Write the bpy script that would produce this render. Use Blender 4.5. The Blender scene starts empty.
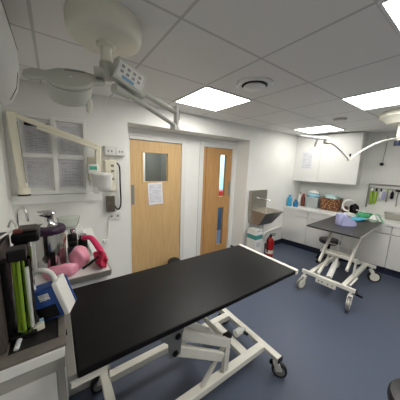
import bpy, bmesh, math, random
from mathutils import Vector, Matrix
random.seed(7)
sc = bpy.context.scene
COL = sc.collection
PI = math.pi
H = 2.36           # ceiling height

# ------------------------------------------------------------------ materials
def lin(c):
    return tuple(((v / 255) / 12.92 if v / 255 <= .04045 else ((v / 255 + .055) / 1.055) ** 2.4) for v in c)

def mat(name, rgb, rough=.5, metal=0., spec=.5, emit=None, estr=0., trans=0., alpha=1., ior=1.45):
    m = bpy.data.materials.new(name); m.use_nodes = True
    b = m.node_tree.nodes['Principled BSDF']
    b.inputs['Base Color'].default_value = (*lin(rgb), 1)
    b.inputs['Roughness'].default_value = rough
    b.inputs['Metallic'].default_value = metal
    b.inputs['Specular IOR Level'].default_value = spec
    b.inputs['Transmission Weight'].default_value = trans
    b.inputs['IOR'].default_value = ior
    if emit:
        b.inputs['Emission Color'].default_value = (*lin(emit), 1)
        b.inputs['Emission Strength'].default_value = estr
    return m

def nodes(m): return m.node_tree.nodes, m.node_tree.links, m.node_tree.nodes['Principled BSDF']

def noisy(m, rgb1, rgb2, scale=8., stretch=(1, 1, 1), detail=4., bump=0., coord='Object'):
    n, l, b = nodes(m)
    tc = n.new('ShaderNodeTexCoord'); mp = n.new('ShaderNodeMapping'); mp.inputs['Scale'].default_value = stretch
    nz = n.new('ShaderNodeTexNoise'); nz.inputs['Scale'].default_value = scale; nz.inputs['Detail'].default_value = detail
    cr = n.new('ShaderNodeValToRGB')
    cr.color_ramp.elements[0].color = (*lin(rgb1), 1); cr.color_ramp.elements[1].color = (*lin(rgb2), 1)
    cr.color_ramp.elements[0].position = .35; cr.color_ramp.elements[1].position = .65
    l.new(tc.outputs[coord], mp.inputs[0]); l.new(mp.outputs[0], nz.inputs['Vector'])
    l.new(nz.outputs['Fac'], cr.inputs[0]); l.new(cr.outputs[0], b.inputs['Base Color'])
    if bump:
        bp = n.new('ShaderNodeBump'); bp.inputs['Strength'].default_value = bump; bp.inputs['Distance'].default_value = .003
        l.new(nz.outputs['Fac'], bp.inputs['Height']); l.new(bp.outputs[0], b.inputs['Normal'])
    return m

def printed(m, paper, ink, rows=26., cols=5., w=.9, coord='Generated', swap='XZ'):
    """lines of illegible small print: short grey dashes on paper"""
    n, l, b = nodes(m)
    tc = n.new('ShaderNodeTexCoord'); sp = n.new('ShaderNodeSeparateXYZ'); cb = n.new('ShaderNodeCombineXYZ')
    l.new(tc.outputs[coord], sp.inputs[0])
    l.new(sp.outputs[swap[0]], cb.inputs['X']); l.new(sp.outputs[swap[1]], cb.inputs['Y'])
    br = n.new('ShaderNodeTexBrick')
    br.inputs['Scale'].default_value = 1.
    br.inputs['Brick Width'].default_value = 1. / cols; br.inputs['Row Height'].default_value = 1. / rows
    br.inputs['Mortar Size'].default_value = .5 / rows * .6; br.inputs['Mortar Smooth'].default_value = .3
    br.inputs['Color1'].default_value = (*lin(ink), 1); br.inputs['Color2'].default_value = (*lin(paper), 1)
    br.inputs['Mortar'].default_value = (*lin(paper), 1); br.inputs['Bias'].default_value = -.2
    l.new(cb.outputs[0], br.inputs['Vector'])
    # margin mask
    mx = None
    for ax, lo, hi in (('X', .1, .9), ('Y', .08, .92)):
        for op, v in (('GREATER_THAN', lo), ('LESS_THAN', hi)):
            q = n.new('ShaderNodeMath'); q.operation = op; q.inputs[1].default_value = v
            l.new(sp.outputs[swap[0] if ax == 'X' else swap[1]], q.inputs[0])
            if mx is None: mx = q
            else:
                mm = n.new('ShaderNodeMath'); mm.operation = 'MULTIPLY'
                l.new(mx.outputs[0], mm.inputs[0]); l.new(q.outputs[0], mm.inputs[1]); mx = mm
    mi = n.new('ShaderNodeMix'); mi.data_type = 'RGBA'
    mi.inputs['A'].default_value = (*lin(paper), 1)
    l.new(mx.outputs[0], mi.inputs['Factor']); l.new(br.outputs['Color'], mi.inputs['B'])
    l.new(mi.outputs['Result'], b.inputs['Base Color'])
    return m

M = {}
M['wall'] = noisy(mat('painted_wall', (240, 240, 236), .6), (238, 238, 234), (242, 242, 238), 3.)
M['white_gloss'] = mat('white_gloss', (232, 232, 229), .3)
M['white_paint'] = mat('white_paint', (236, 237, 234), .4)
M['cabinet'] = mat('white_laminate', (228, 227, 224), .35)
M['gap'] = mat('shadow_gap', (70, 70, 70), .8)
M['plinth'] = mat('navy_vinyl_cove', (36, 42, 62), .5)
M['floor'] = noisy(mat('blue_vinyl', (72, 82, 108), .38, spec=.35), (78, 86, 104), (84, 92, 110), 140., detail=2.)
M['cream'] = mat('cream_enamel', (236, 234, 218), .35)
M['cream2'] = mat('cream_plastic', (238, 233, 213), .4)
M['lampgrey'] = mat('lamp_grey_plastic', (196, 198, 188), .4)
M['ac'] = mat('ac_plastic', (214, 215, 214), .4)
M['black_vinyl'] = noisy(mat('black_vinyl_top', (11, 11, 12), .42, spec=.25), (10, 10, 11), (13, 13, 14), 60., bump=.12)
M['black_top2'] = noisy(mat('worn_black_top', (50, 50, 50), .4, spec=.45), (44, 44, 45), (58, 57, 56), 25.)
M['black'] = mat('black_plastic', (13, 13, 14), .4, spec=.3)
M['rubber'] = mat('black_rubber', (26, 26, 27), .6)
M['steel'] = noisy(mat('brushed_steel', (150, 146, 138), .35, 1.), (165, 161, 153), (190, 186, 178), 30., (1, 1, 12))
M['chrome'] = mat('chrome', (215, 215, 215), .08, 1.)
M['pot_steel'] = mat('polished_pot_steel', (178, 178, 176), .12, 1.)
M['grey_metal'] = mat('grey_metal', (150, 150, 146), .45, .6)
M['trim_grey'] = mat('grey_trim', (172, 170, 163), .4, .2)
M['grey_plate'] = mat('grey_end_plate', (132, 130, 124), .45, .2)
M['rim_grey'] = noisy(mat('grey_worktop_rim', (112, 106, 98), .45), (106, 100, 92), (118, 112, 104), 20.)
M['taupe'] = mat('taupe_panel', (78, 70, 66), .5)
M['frame_white'] = mat('white_powder_coat', (232, 230, 220), .35)
M['glass'] = mat('clear_glass', (250, 250, 250), .02, trans=1., ior=1.02)
M['clear'] = mat('clear_plastic', (240, 244, 240), .05, trans=1., ior=1.15)
M['wood'] = noisy(mat('beech_veneer', (205, 170, 120), .45), (204, 168, 117), (216, 182, 132), 6., (14, 14, .7), 5.)
M['wood2'] = noisy(mat('oak_veneer', (190, 142, 88), .45), (188, 141, 88), (203, 158, 104), 6., (14, 14, .7), 5.)
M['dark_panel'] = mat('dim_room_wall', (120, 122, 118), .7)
M['teal_room'] = mat('pale_blue_room_wall', (165, 205, 220), .7)
M['blue_cab'] = mat('dark_blue_cabinet', (58, 76, 96), .5)
M['red'] = mat('red_enamel', (165, 26, 26), .3)
M['blue'] = mat('blue_plastic', (42, 82, 158), .4)
M['blue_liquid'] = mat('blue_bottle', (70, 165, 205), .25)
M['blue_dark'] = mat('mid_blue_bottle', (36, 110, 160), .25)
M['purple'] = mat('dark_purple_plastic', (50, 26, 54), .35)
M['pink_light'] = mat('pale_pink_plastic', (226, 150, 170), .3)
M['pink_mid'] = mat('pink_plastic_bag', (220, 130, 150), .3)
M['pink_hot'] = mat('hot_pink_fabric', (206, 44, 96), .7)
M['crimson'] = mat('crimson_fabric', (180, 30, 66), .7)
M['lime'] = mat('lime_plastic', (150, 185, 50), .35)
M['green'] = mat('green_plastic', (70, 165, 112), .45)
M['mint'] = mat('mint_cloth', (150, 215, 180), .6)
M['pale_contents'] = mat('pale_blue_green_wraps', (178, 205, 204), .5)
M['aqua'] = mat('aqua_pack', (70, 175, 205), .35)
M['teal'] = mat('teal_label', (70, 150, 145), .5)
M['lavender'] = mat('lavender_paper', (172, 174, 214), .75)
M['paleblue'] = mat('pale_blue_bag', (150, 195, 215), .45)
M['greybox'] = mat('pale_grey_tub', (165, 172, 172), .4)
M['white_plastic'] = mat('white_plastic', (228, 228, 224), .35)
M['paper'] = printed(mat('printed_paper', (205, 205, 208), .7), (206, 206, 210), (150, 150, 156))
M['paper_b'] = printed(mat('printed_paper_form', (205, 205, 208), .7), (202, 202, 207), (140, 140, 148), 18., 3.)
M['notice'] = printed(mat('door_notice', (232, 232, 236), .7), (228, 229, 236), (168, 170, 178), 24., 4.)
M['labelprint'] = printed(mat('white_label', (235, 235, 235), .6), (235, 235, 235), (110, 120, 150), 6., 3.)
M['panelface'] = printed(mat('control_face', (226, 228, 224), .4), (226, 228, 224), (150, 165, 170), 5., 4., swap='XZ')
M['lightpanel'] = mat('led_panel', (255, 255, 255), .5, emit=(255, 252, 245), estr=15.)
M['lightpanel_old'] = mat('led_panel_dimmer', (255, 255, 255), .5, emit=(255, 252, 245), estr=8.)
M['lcd'] = mat('lcd_green', (60, 130, 110), .2, emit=(70, 150, 125), estr=.25)
M['lcdblue'] = mat('membrane_blue', (120, 165, 195), .3)
M['brown'] = mat('maroon_plastic', (110, 55, 50), .5)

# ceiling: tiles 600 x 600 mm with a slim grid, joints at x = .555 + .6 i, y = 1.0 + .6 j
def ceiling_mat():
    m = mat('mineral_fibre_tile', (182, 181, 178), .85, spec=.2)
    n, l, b = nodes(m)
    tc = n.new('ShaderNodeTexCoord'); sp = n.new('ShaderNodeSeparateXYZ'); l.new(tc.outputs['Object'], sp.inputs[0])
    last = None
    for ax, off in (('X', .555), ('Y', 1.0)):
        a = n.new('ShaderNodeMath'); a.operation = 'ADD'; a.inputs[1].default_value = 6.0 - off + .008
        w = n.new('ShaderNodeMath'); w.operation = 'MODULO'; w.inputs[1].default_value = .6
        c = n.new('ShaderNodeMath'); c.operation = 'LESS_THAN'; c.inputs[1].default_value = .016
        l.new(sp.outputs[ax], a.inputs[0]); l.new(a.outputs[0], w.inputs[0]); l.new(w.outputs[0], c.inputs[0])
        if last is None: last = c
        else:
            x = n.new('ShaderNodeMath'); x.operation = 'MAXIMUM'
            l.new(last.outputs[0], x.inputs[0]); l.new(c.outputs[0], x.inputs[1]); last = x
    nz = n.new('ShaderNodeTexNoise'); nz.inputs['Scale'].default_value = 160.
    cr = n.new('ShaderNodeValToRGB')
    cr.color_ramp.elements[0].color = (*lin((238, 237, 234)), 1); cr.color_ramp.elements[1].color = (*lin((246, 245, 242)), 1)
    l.new(tc.outputs['Object'], nz.inputs['Vector']); l.new(nz.outputs['Fac'], cr.inputs[0])
    mi = n.new('ShaderNodeMix'); mi.data_type = 'RGBA'
    l.new(last.outputs[0], mi.inputs['Factor']); l.new(cr.outputs[0], mi.inputs['A'])
    mi.inputs['B'].default_value = (*lin((208, 207, 204)), 1)
    l.new(mi.outputs['Result'], b.inputs['Base Color'])
    return m
M['ceiling'] = ceiling_mat()

def basket_mat():
    m = mat('woven_basket', (150, 100, 60), .7)
    n, l, b = nodes(m)
    tc = n.new('ShaderNodeTexCoord')
    vo = n.new('ShaderNodeTexVoronoi'); vo.inputs['Scale'].default_value = 38.
    cr = n.new('ShaderNodeValToRGB')
    e = cr.color_ramp.elements
    e[0].position = .12; e[0].color = (*lin((214, 170, 118)), 1)
    e[1].position = .5; e[1].color = (*lin((92, 50, 30)), 1)
    l.new(tc.outputs['Object'], vo.inputs['Vector']); l.new(vo.outputs['Distance'], cr.inputs[0])
    l.new(cr.outputs[0], b.inputs['Base Color'])
    return m
M['basket'] = basket_mat()

# ------------------------------------------------------------------ mesh helpers
def box(bm, x0, x1, y0, y1, z0, z1, tr=None):
    vs = [bm.verts.new((x, y, z)) for z in (z0, z1) for y in (y0, y1) for x in (x0, x1)]
    for f in ((0, 2, 3, 1), (4, 5, 7, 6), (0, 1, 5, 4), (2, 6, 7, 3), (0, 4, 6, 2), (1, 3, 7, 5)):
        bm.faces.new([vs[i] for i in f])
    if tr is not None:
        for v in vs: v.co = tr(v.co) if callable(tr) else tr @ v.co
    return vs

def frame(d, up=(0, 0, 1)):
    d = Vector(d).normalized(); up = Vector(up)
    if abs(d.dot(up)) > .98: up = Vector((1, 0, 0)) if abs(d.x) < .9 else Vector((0, 1, 0))
    s = d.cross(up).normalized(); u = s.cross(d).normalized()
    return d, s, u

def bar(bm, p0, p1, w, h, up=(0, 0, 1)):
    p0, p1 = Vector(p0), Vector(p1); d, s, u = frame(p1 - p0, up)
    r = []
    for p in (p0, p1):
        r.append([bm.verts.new(p + s * a * w / 2 + u * b * h / 2) for a, b in ((-1, -1), (1, -1), (1, 1), (-1, 1))])
    for i in range(4): bm.faces.new((r[0][i], r[0][(i + 1) % 4], r[1][(i + 1) % 4], r[1][i]))
    bm.faces.new(r[0][::-1]); bm.faces.new(r[1])

def tube(bm, pts, rad, n=12, cap=True, up=(0, 0, 1), flat=1.):
    pts = [Vector(p) for p in pts]; rads = rad if isinstance(rad, (list, tuple)) else [rad] * len(pts)
    rings = []; ref = None
    for i, p in enumerate(pts):
        d = (pts[min(i + 1, len(pts) - 1)] - pts[max(i - 1, 0)]).normalized()
        if ref is None: _, s, u = frame(d, up)
        else:
            s = (ref - d * ref.dot(d)).normalized(); u = s.cross(d).normalized()
        ref = s
        rings.append([bm.verts.new(p + (s * math.cos(2 * PI * k / n) + u * math.sin(2 * PI * k / n) * flat) * rads[i]) for k in range(n)])
    for a, b in zip(rings, rings[1:]):
        for k in range(n): bm.faces.new((a[k], a[(k + 1) % n], b[(k + 1) % n], b[k]))
    if cap:
        bm.faces.new(rings[0][::-1]); bm.faces.new(rings[-1])

def spline(pts, k=6):
    pts = [Vector(p) for p in pts]; out = []
    for i in range(len(pts) - 1):
        p0 = pts[max(i - 1, 0)]; p1 = pts[i]; p2 = pts[i + 1]; p3 = pts[min(i + 2, len(pts) - 1)]
        for j in range(k):
            t = j / k
            out.append(.5 * ((2 * p1) + (p2 - p0) * t + (2 * p0 - 5 * p1 + 4 * p2 - p3) * t * t + (3 * p1 - p0 - 3 * p2 + p3) * t ** 3))
    out.append(pts[-1]); return out

def lathe(bm, prof, c, n=32, axis=(0, 0, 1), sx=1., sy=1.):
    """prof = (radius, height) pairs bottom to top along axis from c"""
    d, s, u = frame(axis); c = Vector(c); rings = []
    for r, h in prof:
        rings.append([bm.verts.new(c + d * h + (s * math.cos(2 * PI * k / n) * sx + u * math.sin(2 * PI * k / n) * sy) * max(r, 1e-4)) for k in range(n)])
    for a, b in zip(rings, rings[1:]):
        for k in range(n): bm.faces.new((a[k], a[(k + 1) % n], b[(k + 1) % n], b[k]))
    bm.faces.new(rings[0][::-1]); bm.faces.new(rings[-1])

def cyl(bm, p0, p1, r, n=24):
    p0, p1 = Vector(p0), Vector(p1)
    lathe(bm, [(r, 0), (r, (p1 - p0).length)], p0, n, p1 - p0)

def prism(bm, poly, z0, z1, tr=None):
    a = [bm.verts.new((x, y, z0)) for x, y in poly]; b = [bm.verts.new((x, y, z1)) for x, y in poly]
    k = len(poly)
    for i in range(k): bm.faces.new((a[i], a[(i + 1) % k], b[(i + 1) % k], b[i]))
    bm.faces.new(a[::-1]); bm.faces.new(b)
    if tr:
        for v in a + b: v.co = tr(v.co)

def blob(bm, c, r, seed=0, sub=3, rough=.18, flatz=True):
    sub = max(sub, 4)
    """crumpled soft thing resting on z = c.z"""
    rnd = random.Random(seed); res = bmesh.ops.create_icosphere(bm, subdivisions=sub, radius=1.)
    ph = [rnd.uniform(0, 6.28) for _ in range(9)]
    for v in res['verts']:
        p = v.co
        k = 1 + rough * (math.sin(p.x * 3.1 + ph[0]) * math.sin(p.y * 3.7 + ph[1]) + .6 * math.sin(p.z * 5 + p.x * 4 + ph[2]) + .5 * math.sin(p.y * 8 + ph[3]) * math.sin(p.x * 7 + ph[4]))
        q = p * k
        z = q.z * r[2]
        if flatz: z = max(z + r[2] * .7, 0) if z > -r[2] * .7 else 0
        v.co = Vector((c[0] + q.x * r[0], c[1] + q.y * r[1], c[2] + z))

OFF = {}
def obj(name, bm, m, parent=None, bevel=0., seg=2, smooth=True):
    bmesh.ops.recalc_face_normals(bm, faces=bm.faces[:])
    me = bpy.data.meshes.new(name); bm.to_mesh(me); bm.free()
    me.materials.append(M[m] if isinstance(m, str) else m)
    if smooth:
        for p in me.polygons: p.use_smooth = True
        me.set_sharp_from_angle(angle=math.radians(38))
    o = bpy.data.objects.new(name, me); COL.objects.link(o)
    if bevel:
        md = o.modifiers.new('Bevel', 'BEVEL'); md.width = bevel; md.segments = seg; md.limit_method = 'ANGLE'; md.angle_limit = math.radians(40)
    if parent is not None:
        o.parent = parent; off = OFF[parent.name]; me.transform(Matrix.Translation(-off)); OFF[o.name] = off
    else:
        OFF[o.name] = Vector((0, 0, 0))
    return o

def B(): return bmesh.new()
def boxes(name, m, parent, *bs, bevel=0., tr=None):
    bm = B()
    for b in bs: box(bm, *b, tr=tr)
    return obj(name, bm, m, parent, bevel)

def thing(name, label, cat, loc, group=None):
    o = bpy.data.objects.new(name, None); COL.objects.link(o); o.location = loc; o.empty_display_size = .1
    o['label'] = label; o['category'] = cat
    if group: o['group'] = group
    OFF[o.name] = Vector(loc); return o
def tag(o, label, cat, group=None):
    """one-mesh thing: put its origin at its base"""
    o['label'] = label; o['category'] = cat
    if group: o['group'] = group
    vs = [v.co for v in o.data.vertices]
    c = Vector(((min(v.x for v in vs) + max(v.x for v in vs)) / 2, (min(v.y for v in vs) + max(v.y for v in vs)) / 2, min(v.z for v in vs)))
    o.data.transform(Matrix.Translation(-c)); o.location = c; OFF[o.name] = c; return o
def struct(name, bm, m, parent=None, bevel=0.):
    o = obj(name, bm, m, parent, bevel)
    if parent is None: o['kind'] = 'structure'
    return o
def dup(root, loc, rotz=0, label=None):
    r = root.copy(); COL.objects.link(r); r.location = loc; r.rotation_euler = (0, 0, rotz)
    if label: r['label'] = label
    for ch in list(root.children):
        c = ch.copy(); COL.objects.link(c); c.parent = r
        for g in ch.children:
            d = g.copy(); COL.objects.link(d); d.parent = c
    return r

# cabinet wall runs 8 degrees off square: s along it towards the viewer, d out of it into the room
S = Vector((.1392, -.9903, 0)); N = Vector((-.9903, -.1392, 0)); O = Vector((4.66, 2.57, 0))
def W(s, d, z): return O + S * s + N * d + Vector((0, 0, z))
def TW(co): return W(co.x, co.y, co.z)     # box given as (s, d, z)

XL = -.34          # left wall
YA = 2.57          # wall with the doors
YD = 2.87          # door plane at the back of the recess
YF = -2.8          # wall behind the viewer

# ------------------------------------------------------------------ room shell
bm = B(); box(bm, XL - .1, 5.9, YF - .1, 4.6, -.1, 0); struct('floor', bm, 'floor')
bm = B(); box(bm, XL - .1, 5.9, YF - .1, 4.6, H, H + .08); struct('ceiling', bm, 'ceiling')
bm = B(); box(bm, XL - .1, XL, YF - .1, YA + .1, 0, H); struct('wall_left', bm, 'wall')
bm = B(); box(bm, XL - .1, 5.9, YF - .1, YF, 0, H); struct('wall_front', bm, 'wall')
bm = B(); box(bm, -.35, 5.6, -.1, 0, 0, H, tr=TW); struct('wall_right', bm, 'wall')
RX0, RX1 = .742, 2.84
bm = B()
box(bm, XL - .1, RX0, YA, YD + .1, 0, H); box(bm, RX1, 4.9, YA, YD + .1, 0, H)
box(bm, RX0, RX1, YA, YD + .1, 2.125, H)
# door plane around the two openings
D1 = (.80, 1.69); D2 = (2.02, 2.77); DZ = 2.02
box(bm, RX0, D1[0], YD, YD + .1, 0, 2.125); box(bm, D1[1], D2[0], YD, YD + .1, 0, 2.125); box(bm, D2[1], RX1, YD, YD + .1, 0, 2.125)
box(bm, D1[0], D1[1], YD, YD + .1, DZ, 2.125); box(bm, D2[0], D2[1], YD, YD + .1, DZ, 2.125)
struct('wall_back', bm, 'wall')
# rooms beyond the doors
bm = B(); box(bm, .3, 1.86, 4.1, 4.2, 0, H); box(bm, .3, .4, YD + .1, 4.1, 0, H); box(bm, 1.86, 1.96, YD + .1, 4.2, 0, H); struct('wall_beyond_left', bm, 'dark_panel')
bm = B(); box(bm, 1.96, 5.0, 4.3, 4.4, 0, H); box(bm, 4.9, 5., YD + .1, 4.3, 0, H); struct('wall_beyond_right', bm, 'teal_room')
# coved vinyl skirting
bm = B(); box(bm, RX1, 4.2, YA - .012, YA, 0, .1); struct('baseboard_back', bm, 'plinth')
bm = B(); box(bm, RX1 - .01, RX1, YA, YD, 0, .1); struct('baseboard_recess', bm, 'plinth')
bm = B(); box(bm, XL, XL + .012, YF, .85, 0, .1); struct('baseboard_left', bm, 'plinth')

# doors
def door(name, x0, x1, leafmat, holes, seam=None):
    f = B()
    w = .045
    box(f, x0, x0 + w, YD - .02, YD + .1, 0, DZ); box(f, x1 - w, x1, YD - .02, YD + .1, 0, DZ); box(f, x0 + w, x1 - w, YD - .02, YD + .1, DZ - w, DZ)
    # architraves on the recess wall
    box(f, x0 - .035, x0, YD - .018, YD, 0, DZ + .04); box(f, x1, x1 + .035, YD - .018, YD, 0, DZ + .04); box(f, x0, x1, YD - .018, YD, DZ, DZ + .04)
    root = obj(name, f, 'white_gloss', None, .004); root['kind'] = 'structure'
    lx0, lx1, z0, z1 = x0 + w + .004, x1 - w - .004, .012, DZ - w - .004
    b = B()
    # leaf with openings: strips round the holes (all holes share one x-range)
    hx0, hx1 = holes[0][0], holes[0][1]
    y0, y1 = YD + .005, YD + .049
    box(b, lx0, hx0, y0, y1, z0, z1); box(b, hx1, lx1, y0, y1, z0, z1)
    zs = z0
    for h in sorted(holes, key=lambda q: q[2]):
        box(b, hx0, hx1, y0, y1, zs, h[2]); zs = h[3]
    box(b, hx0, hx1, y0, y1, zs, z1)
    leaf = obj('leaf', b, leafmat, root)
    for h in holes:
        g = B(); box(g, h[0] - .002, h[1] + .002, YD + .024, YD + .03, h[2] - .002, h[3] + .002); obj('glass_pane', g, 'glass', leaf)
        g = B(); q = .022
        box(g, h[0] - q, h[0], y0 - .006, y0 + .01, h[2] - q, h[3] + q); box(g, h[1], h[1] + q, y0 - .006, y0 + .01, h[2] - q, h[3] + q)
        box(g, h[0], h[1], y0 - .006, y0 + .01, h[2] - q, h[2]); box(g, h[0], h[1], y0 - .006, y0 + .01, h[3], h[3] + q)
        obj('glazing_bead', g, leafmat, leaf, .003)
    return root, leaf
d1, leaf1 = door('door_1', D1[0], D1[1], 'wood', [(1.035, 1.415, 1.40, 1.81)])
g = B(); box(g, .86, .905, YD + .001, YD + .005, 1.08, 1.36); obj('push_plate', g, 'grey_metal', leaf1, .001)
d2, leaf2 = door('door_2', D2[0], D2[1], 'wood2', [(2.45, 2.585, 1.11, 1.86), (2.45, 2.585, .17, .90)])
g = B(); box(g, 2.675, 2.718, YD + .001, YD + .005, 1.12, 1.36); obj('push_plate', g, 'grey_metal', leaf2, .001)
g = B(); box(g, 2.135, 2.141, YD + .0035, YD + .006, .02, DZ - .05); obj('groove', g, 'brown', leaf2)
# things glimpsed through the glass
t = tag(boxes('filing_cabinet', 'brown', None, (3.3, 3.95, 4.0, 4.28, 0, .80), bevel=.01), 'dull red cabinet glimpsed through the narrow upper pane of the second door', 'cabinet')
t['label'] = 'dark blue cabinet seen through the lower slim pane of the right-hand door'
t.data.materials[0] = M['blue_cab']
t = tag(boxes('red_crate', 'red', None, (3.42, 3.8, 4.02, 4.26, .802, 1.03), bevel=.01), 'red crate seen through the foot of the upper slim pane of the right-hand door', 'crate')
t = tag(boxes('curtain_panel', 'white_plastic', None, (1.32, 1.5, 4.04, 4.09, .05, 2.0), bevel=.01), 'pale upright panel against the wall of the dim room behind the left-hand door', 'panel')

# dado ledge under the notice window
bm = B(); box(bm, XL, .415, YA - .03, YA, 1.225, 1.315); struct('trim_1', bm, 'white_paint', None, .004)

# ------------------------------------------------------------------ window-like frame with four papers
t = thing('notice_frame', 'white four-pane wall frame holding printed sheets beside the X-ray arm', 'notice board', (.03, YA, 1.315))
f = B()
x0, x1, z0, z1 = -.27, .30, 1.32, 2.07
for b in ((x0, x0 + .035, z0, z1), (x1 - .03, x1, z0, z1), (.0, .04, z0, z1)): box(f, b[0], b[1], YA - .045, YA, b[2], b[3])
for b in ((x0, x1, z0, z0 + .04), (x0, x1, z1 - .035, z1), (x0, x1, 1.675, 1.715)): box(f, b[0], b[1], YA - .042, YA, b[2], b[3])
obj('frame', f, 'white_paint', t, .004)
boxes('back_panel', 'white_paint', t, (x0, x1, YA - .012, YA, z0, z1))
shs = [(-.20, -.015, 1.72, 2.0, 'paper_b', 'top-left sheet in the wall frame, printed form with a dark band across its top'),
       (.055, .25, 1.72, 2.02, 'paper', 'top-right sheet in the wall frame, closely printed and partly behind the cream beam'),
       (-.225, -.025, 1.385, 1.66, 'paper', 'bottom-left sheet in the wall frame, printed table'),
       (.045, .255, 1.385, 1.665, 'paper_b', 'bottom-right sheet in the wall frame, mostly pale with light print')]
for i, (a, b_, c, d, m, lb) in enumerate(shs):
    o = boxes('printed_sheet', m, None, (a, b_, YA - .017, YA - .013, c, d)); tag(o, lb, 'paper', None)
    if i == 0:
        g = B(); box(g, a + .004, b_ - .004, YA - .0185, YA - .016, d - .035, d - .004); obj('header_band', g, 'black', o)

# ------------------------------------------------------------------ air conditioner, high on the left wall
t = thing('air_conditioner', 'white split air conditioner high on the left wall at the top corner', 'air conditioner', (XL, 1.2, 1.95))
prof = [(XL, 1.97), (-.20, 1.945), (-.165, 1.965), (-.135, 2.03), (-.122, 2.12), (-.124, 2.2), (-.13, 2.29), (-.14, 2.335), (XL, 2.335)]
def acprism(bm, pr, y0, y1):
    a = [bm.verts.new((x, y0, z)) for x, z in pr]; b = [bm.verts.new((x, y1, z)) for x, z in pr]; k = len(pr)
    for i in range(k): bm.faces.new((a[i], a[(i + 1) % k], b[(i + 1) % k], b[i]))
    bm.faces.new(a[::-1]); bm.faces.new(b)
b = B(); acprism(b, prof, .75, 1.62); obj('body', b, 'ac', t, .006)
b = B(); acprism(b, [(-.137, 2.06), (-.116, 2.13), (-.118, 2.22), (-.135, 2.22)], .77, 1.55); obj('front_flap', b, 'ac', t, .003)
b = B(); acprism(b, [(-.1215, 2.245), (-.1195, 2.248), (-.1205, 2.253), (-.1225, 2.253)], .75, 1.62); acprism(b, [(x + .0015, z) for x, z in prof[2:6]] + [(x - .004, z) for x, z in prof[5:1:-1]], 1.54, 1.552); obj('panel_seam', b, 'gap', t)
b = B(); acprism(b, [(-.19, 1.948), (-.168, 1.957), (-.15, 1.992), (-.172, 1.992)], .77, 1.16); obj('air_outlet', b, 'black', t)
b = B(); box(b, -.25, -.19, .77, 1.5, 1.940, 1.946, tr=Matrix.Translation((0, 0, 0))); obj('louver', b, 'ac', t, .001)

# ------------------------------------------------------------------ ceiling fixtures
def panel(x0, y0, label, m='lightpanel'):
    t = thing('ceiling_light', label, 'ceiling light', (x0 + .3, y0 + .3, H), 'square ceiling light panels')
    f = B()
    for b in ((x0, x0 + .6, y0, y0 + .014), (x0, x0 + .6, y0 + .586, y0 + .6), (x0, x0 + .014, y0 + .014, y0 + .586), (x0 + .586, x0 + .6, y0 + .014, y0 + .586)):
        box(f, b[0], b[1], b[2], b[3], H - .01, H)
    obj('frame', f, 'white_paint', t)
    boxes('diffuser', m, t, (x0 + .014, x0 + .586, y0 + .014, y0 + .586, H - .007, H - .001))
    return t
panel(1.155, 1.6, 'glowing square ceiling panel just in front of the door recess')
panel(2.355, .4, 'glowing square ceiling panel at the right edge beside the right surgical lamp')
panel(1.155, -.2, 'glowing square ceiling panel cut off in the top right corner of the photo')
panel(2.355, -1.4, 'unseen ceiling panel added behind the viewer to light the near half of the room')  # unseen extra panel on the same grid, added to brighten the near half
panel(3.555, 1.62, 'glowing square ceiling panel farthest away, before the wall cupboard', 'lightpanel_old')
t = thing('ceiling_vent', 'large round white ceiling vent with dark ring', 'vent', (1.455, 1.31, H))
b = B(); lathe(b, [(.155, 0), (.155, .006), (.135, .018), (.105, .01)], (1.455, 1.31, H), 36, (0, 0, -1)); obj('flange', b, 'white_paint', t)
b = B(); lathe(b, [(.112, .008), (.108, .014)], (1.455, 1.31, H), 36, (0, 0, -1)); obj('dark_ring', b, 'black', t)
b = B(); lathe(b, [(.085, .014), (.095, .026), (.08, .036), (.02, .044)], (1.455, 1.31, H), 36, (0, 0, -1)); obj('disc', b, 'white_paint', t)
t = thing('ceiling_vent', 'small round ceiling fitting between two of the light panels, farther than the big vent', 'vent', (3.27, 1.36, H))
b = B(); lathe(b, [(.085, 0), (.085, .006), (.06, .02)], (3.27, 1.36, H), 32, (0, 0, -1)); obj('flange', b, 'trim_grey', t)
b = B(); lathe(b, [(.055, .018), (.05, .032), (.02, .036)], (3.27, 1.36, H), 32, (0, 0, -1)); obj('disc', b, 'white_paint', t)
b = B(); lathe(b, [(.012, 0), (.012, .006), (.006, .012), (.006, .03)], (1.30, 1.36, H), 16, (0, 0, -1))
tag(obj('ceiling_sprinkler', b, 'white_paint'), 'tiny white nozzle on the ceiling beside the big round vent', 'sprinkler')

# ------------------------------------------------------------------ left surgical lamp
LC = Vector((.26, 1.25, 0))
t = thing('surgical_lamp', 'cream ceiling-mounted surgical lamp with wide round canopy over the near table', 'lamp', (LC.x, LC.y, H))
b = B(); lathe(b, [(.168, 0), (.176, .02), (.176, .065), (.168, .09), (.15, .103), (.06, .112)], (LC.x, LC.y, H), 56, (0, 0, -1)); obj('canopy', b, 'cream', t)
b = B(); lathe(b, [(.046, .107), (.046, .122), (.034, .13)], (LC.x, LC.y, H), 28, (0, 0, -1)); obj('collar', b, 'cream', t)
b = B(); cyl(b, (LC.x, LC.y, H - .11), (LC.x, LC.y, 2.165), .027); obj('stem', b, 'cream', t)
b = B(); lathe(b, [(.034, 0), (.034, .08)], (LC.x, LC.y, 2.085), 24)
cyl(b, (LC.x - .06, LC.y + .0, 2.105), (LC.x + .04, LC.y - .015, 2.12), .024); obj('yoke', b, 'lampgrey', t, .003)
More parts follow.
